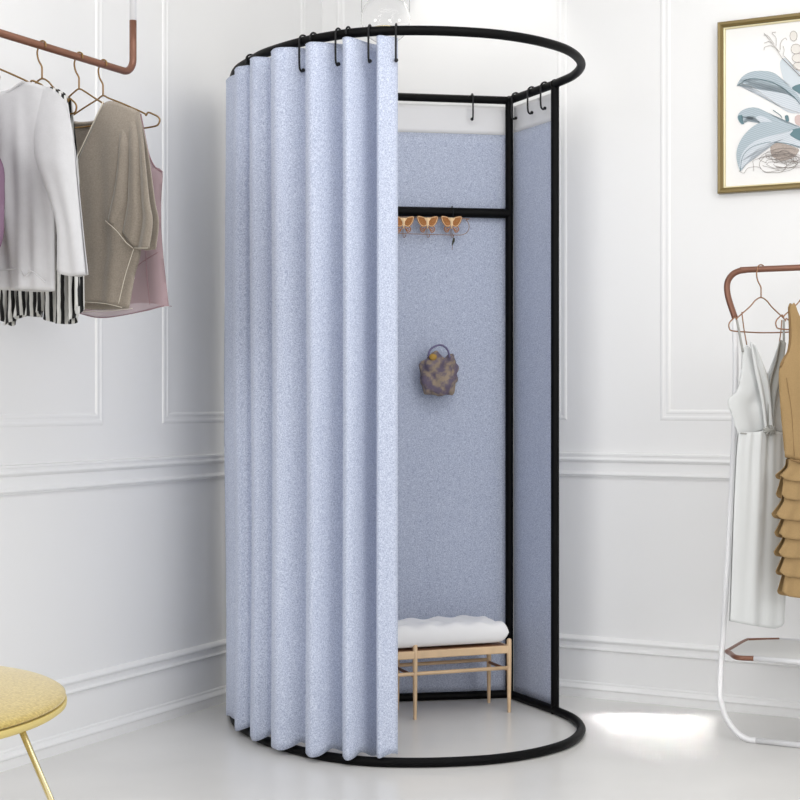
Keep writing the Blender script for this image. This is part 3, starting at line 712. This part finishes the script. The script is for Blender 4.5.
def flat(pts, m, d):
    bm = bmesh.new(); P = [p for p in cr([pw(x, y, d) for x, y in pts], 6, True)]
    lo = [bm.verts.new(p) for p in P]; hi = [bm.verts.new(p-RN*.0004) for p in P]
    f1 = bm.faces.new(lo); f2 = bm.faces.new(hi[::-1])
    for k in range(len(P)): bm.faces.new((lo[k], hi[k], hi[(k+1) % len(P)], lo[(k+1) % len(P)]))
    bmesh.ops.triangulate(bm, faces=[f1, f2])
    return obj('printed_leaf', bm, m, pf, False)
flat([(780, 64), (785, 58), (792, 66), (806, 80), (812, 92), (800, 92), (786, 84)], mat('wash', srgb(206, 214, 220), .7), .0082)
flat([(737, 86), (742, 77), (752, 71.5), (766, 71), (776, 74), (784, 82), (797, 90), (812, 100), (815, 112), (800, 113), (788, 112), (774, 103), (760, 94), (748, 85.5), (741, 82)], LEAF, .0086)
flat([(737, 86), (742, 77), (752, 71.5), (766, 71), (776, 74), (784, 82), (797, 94), (802, 104), (792, 94), (776, 83), (762, 79), (748, 79)], LEAFD, .0090)
flat([(792, 88), (800, 84), (812, 84), (812, 100), (800, 94)], LEAFX, .0094)
flat([(741, 124), (737.5, 118), (740, 112), (748, 108), (758, 108), (770, 114), (784, 122), (806, 130), (806, 142), (790, 138), (776, 130), (764, 123), (755, 117), (748, 116), (744.5, 119), (743.5, 123.5)], LEAFD, .0088)
flat([(738, 116.5), (742, 115), (742, 119), (744, 124), (740, 122.5)], LEAFX, .0096)
flat([(756, 118), (762, 116), (772, 122), (764, 124)], LEAF, .0092)
flat([(740, 170.5), (736.5, 158), (738, 146), (745, 134), (757, 124), (770, 122), (788, 127), (793, 130), (784, 139), (770, 143), (757, 150), (748, 162), (743, 168)], LEAFD, .0098)
flat([(740, 168), (742, 154), (752, 143), (766, 137), (784, 133), (793, 130), (784, 139), (770, 143), (757, 150), (748, 162)], LEAF, .0102)
flat([(776, 141), (788, 135), (800, 128), (812, 130), (812, 150), (796, 146)], LEAF, .0096)
flat([(788, 132), (800, 128), (812, 130), (812, 142), (798, 140)], LEAFX, .0100)
flat([(772, 142), (782, 142), (794, 147), (799, 150), (794, 157), (786, 160), (778, 160), (771, 154)], ROOT, .0092)
flat([(795, 117), (800, 115), (808, 120), (804, 126), (796, 124)], PINK, .0092)
flat([(785, 116), (788, 115.5), (789, 121), (786, 121)], LEAFX, .0092)
for x, y, rx, ry in ((793.5, 36, 3.6, 5), (796, 49, 5, 5), (798, 58, 6, 4.5), (799, 66, 6, 4)):
    flat([(x+rx*math.cos(k*math.pi/4), y+ry*math.sin(k*math.pi/4)) for k in range(8)], PETAL, .0088)
    bm = bmesh.new(); tube(bm, cr([pw(x+rx*math.cos(k*math.pi/4), y+ry*math.sin(k*math.pi/4), .0092) for k in range(8)], 4, True), .0006, 4, True); obj('printed_line', bm, INK, pf)
def line(pts, m=INK, r=.0006, d=.0106):
    bm = bmesh.new(); tube(bm, cr([pw(x, y, d) for x, y in pts], 5), r, 4); return obj('printed_line', bm, m, pf)
for p in ([(782, 58), (774, 46), (764, 33)], [(780, 52), (772, 46), (765, 47), (764, 50)], [(778, 50), (770, 42), (764, 43)], [(776, 46), (776, 38), (772, 33), (776, 32)], [(780, 50), (781, 42), (785, 38), (787, 40)], [(783, 56), (784, 50), (783, 46)], [(774, 44), (768, 36), (764, 35)]):
    line(p, INKL, .0009)
line([(782, 58), (792, 68), (806, 82)], INK, .001); line([(784, 56), (796, 68), (806, 76)], INKL, .0008)
line([(737, 86), (748, 79), (764, 80), (778, 85), (792, 95), (800, 104)], LEAFX, .0008)
line([(738, 83), (752, 87), (768, 98), (782, 107), (800, 113)], INKL, .0005)
line([(740, 171), (743, 156), (752, 147), (764, 143), (771, 142)], LEAFX, .0008)
line([(774, 142), (790, 144), (806, 149)], LEAFX, .0009)
line([(773, 110), (780, 115), (782, 118)], LEAFX, .0011)
rnd = random.Random(3)
for k in range(14):
    cxr, cyr = 786+rnd.uniform(-14, 8), 160+rnd.uniform(-5, 6); rx = rnd.uniform(8, 26); ry = rnd.uniform(3, 9)
    ph = rnd.uniform(0, 6)
    pts = []
    for q in range(9):
        a = ph+q*.62; x = cxr+rx*math.cos(a); y = cyr+ry*math.sin(a)+rnd.uniform(-1.2, 1.2)
        pts.append((max(x, 751+rnd.uniform(0, 3)), min(172.5, max(146, y))))
    line(pts, INK, .00055)
line([(739, 171), (744, 173), (748, 168), (758, 167), (766, 172), (780, 170)], INK, .0006)

# ------------------------------------------------------------------ gold stool
SC = V((-1.078, 2.86, 0)); SR = .437
gs = thing('gold_velvet_stool', 'round mustard velvet stool on thin pale gold legs at lower left', 'stool', SC)
bm = bmesh.new()
lathe(bm, [(0, .474), (.10, .4735), (.20, .470), (.33, .463), (.39, .455), (.424, .447), (.4345, .441), (.4345, .4365), (.430, .4345), (0, .4345)], SC, 96); obj('seat', bm, GOLDV, gs, sharp=70)
bm = bmesh.new()
lathe(bm, [(0, .4330), (.430, .4330), (.436, .4325), (SR, .429), (.4365, .422), (.430, .4175), (.30, .415), (0, .415)], SC, 96); obj('seat_rim', bm, GOLDR, gs, sharp=60)
top = V((-.678, 2.71, .418)); 
for k in range(3):
    rot = Matrix.Rotation(k*math.pi*2/3, 3, 'Z'); d1 = rot @ (top-SC); d2 = rot @ (V((-.485, 2.66, .002))-SC)
    bm = bmesh.new(); tube(bm, [SC+V((d1.x, d1.y, top.z)), SC+V((d2.x, d2.y, .002))], lambda t: .0062-.0016*t, 12); obj('leg', bm, BRASS, gs)

# ------------------------------------------------------------------ camera, light
cam = bpy.data.cameras.new('camera'); co = bpy.data.objects.new('camera', cam); C.objects.link(co)
co.location = (0, 0, CH); co.rotation_euler = (R(90), 0, 0)
cam.sensor_width = 36; cam.lens = F/800*36; cam.clip_start = .05
bpy.context.scene.camera = co
w = bpy.data.worlds.new('world'); bpy.context.scene.world = w; w.use_nodes = True
w.node_tree.nodes['Background'].inputs[0].default_value = (1, .995, .99, 1); w.node_tree.nodes['Background'].inputs[1].default_value = .93
def area(name, loc, target, sx, sy, power, col=(1, 1, 1), spread=180):
    l = bpy.data.lights.new(name, 'AREA'); l.shape = 'RECTANGLE'; l.size = sx; l.size_y = sy; l.energy = power; l.color = col; l.spread = R(spread)
    o = bpy.data.objects.new(name, l); C.objects.link(o); o.location = loc
    o.rotation_euler = (V(target)-V(loc)).to_track_quat('-Z', 'Y').to_euler(); return o
area('left_key_light', (-3.4, -3.0, 2.3), (.2, 4.8, .9), 2.4, 2.0, 112, (1, .99, .97))  # key light from the left front; its source is unseen
area('overhead_fill', (.4, 3.2, 2.8), (.3, 4.4, 0), 2.4, 1.2, 26, (1, .99, .97))  # added fill, makes up for top light the ceiling blocks
area('side_fill_light', (3.0, -.6, 2.0), (-1.2, 4.0, 1.2), 1.6, 1.6, 44, (1, .99, .97))  # added fill from the right front to brighten the left wall
for k, (x, y, sx, sy, p) in enumerate(((.80, 4.78, .36, .13, .42), (.78, 4.60, .34, .05, .16), (.72, 4.44, .28, .02, .05), (.78, 4.30, .24, .015, .03))):
    area('sun_beam', (x-.10, y-1.1, 2.5), (x, y, 0), sx, sy, p, (1, .99, .96), 3)
def spot(loc, tgt, power, ang, blend=.5):
    l = bpy.data.lights.new('downlight', 'SPOT'); l.energy = power; l.spot_size = R(ang); l.spot_blend = blend; l.shadow_soft_size = .03; l.color = (1, .97, .9)
    o = bpy.data.objects.new('downlight', l); C.objects.link(o); o.location = loc
    o.rotation_euler = (V(tgt)-V(loc)).to_track_quat('-Z', 'Y').to_euler()
pa = C0+RA*wall_a(478, RA)
spot(pa+RN*.16+Z3*2.86, pa+RN*.02+Z3*1.9, 11, 72, .35)
pa = C0+RA*wall_a(800, RA)
spot(pa+RN*.25+Z3*2.86, pa+RN*.02+Z3*1.8, 3, 70, .8)
vs = bpy.context.scene.view_settings
vs.view_transform = 'Standard'; vs.look = 'None'; vs.gamma = 1; vs.exposure = 0; vs.use_curve_mapping = False
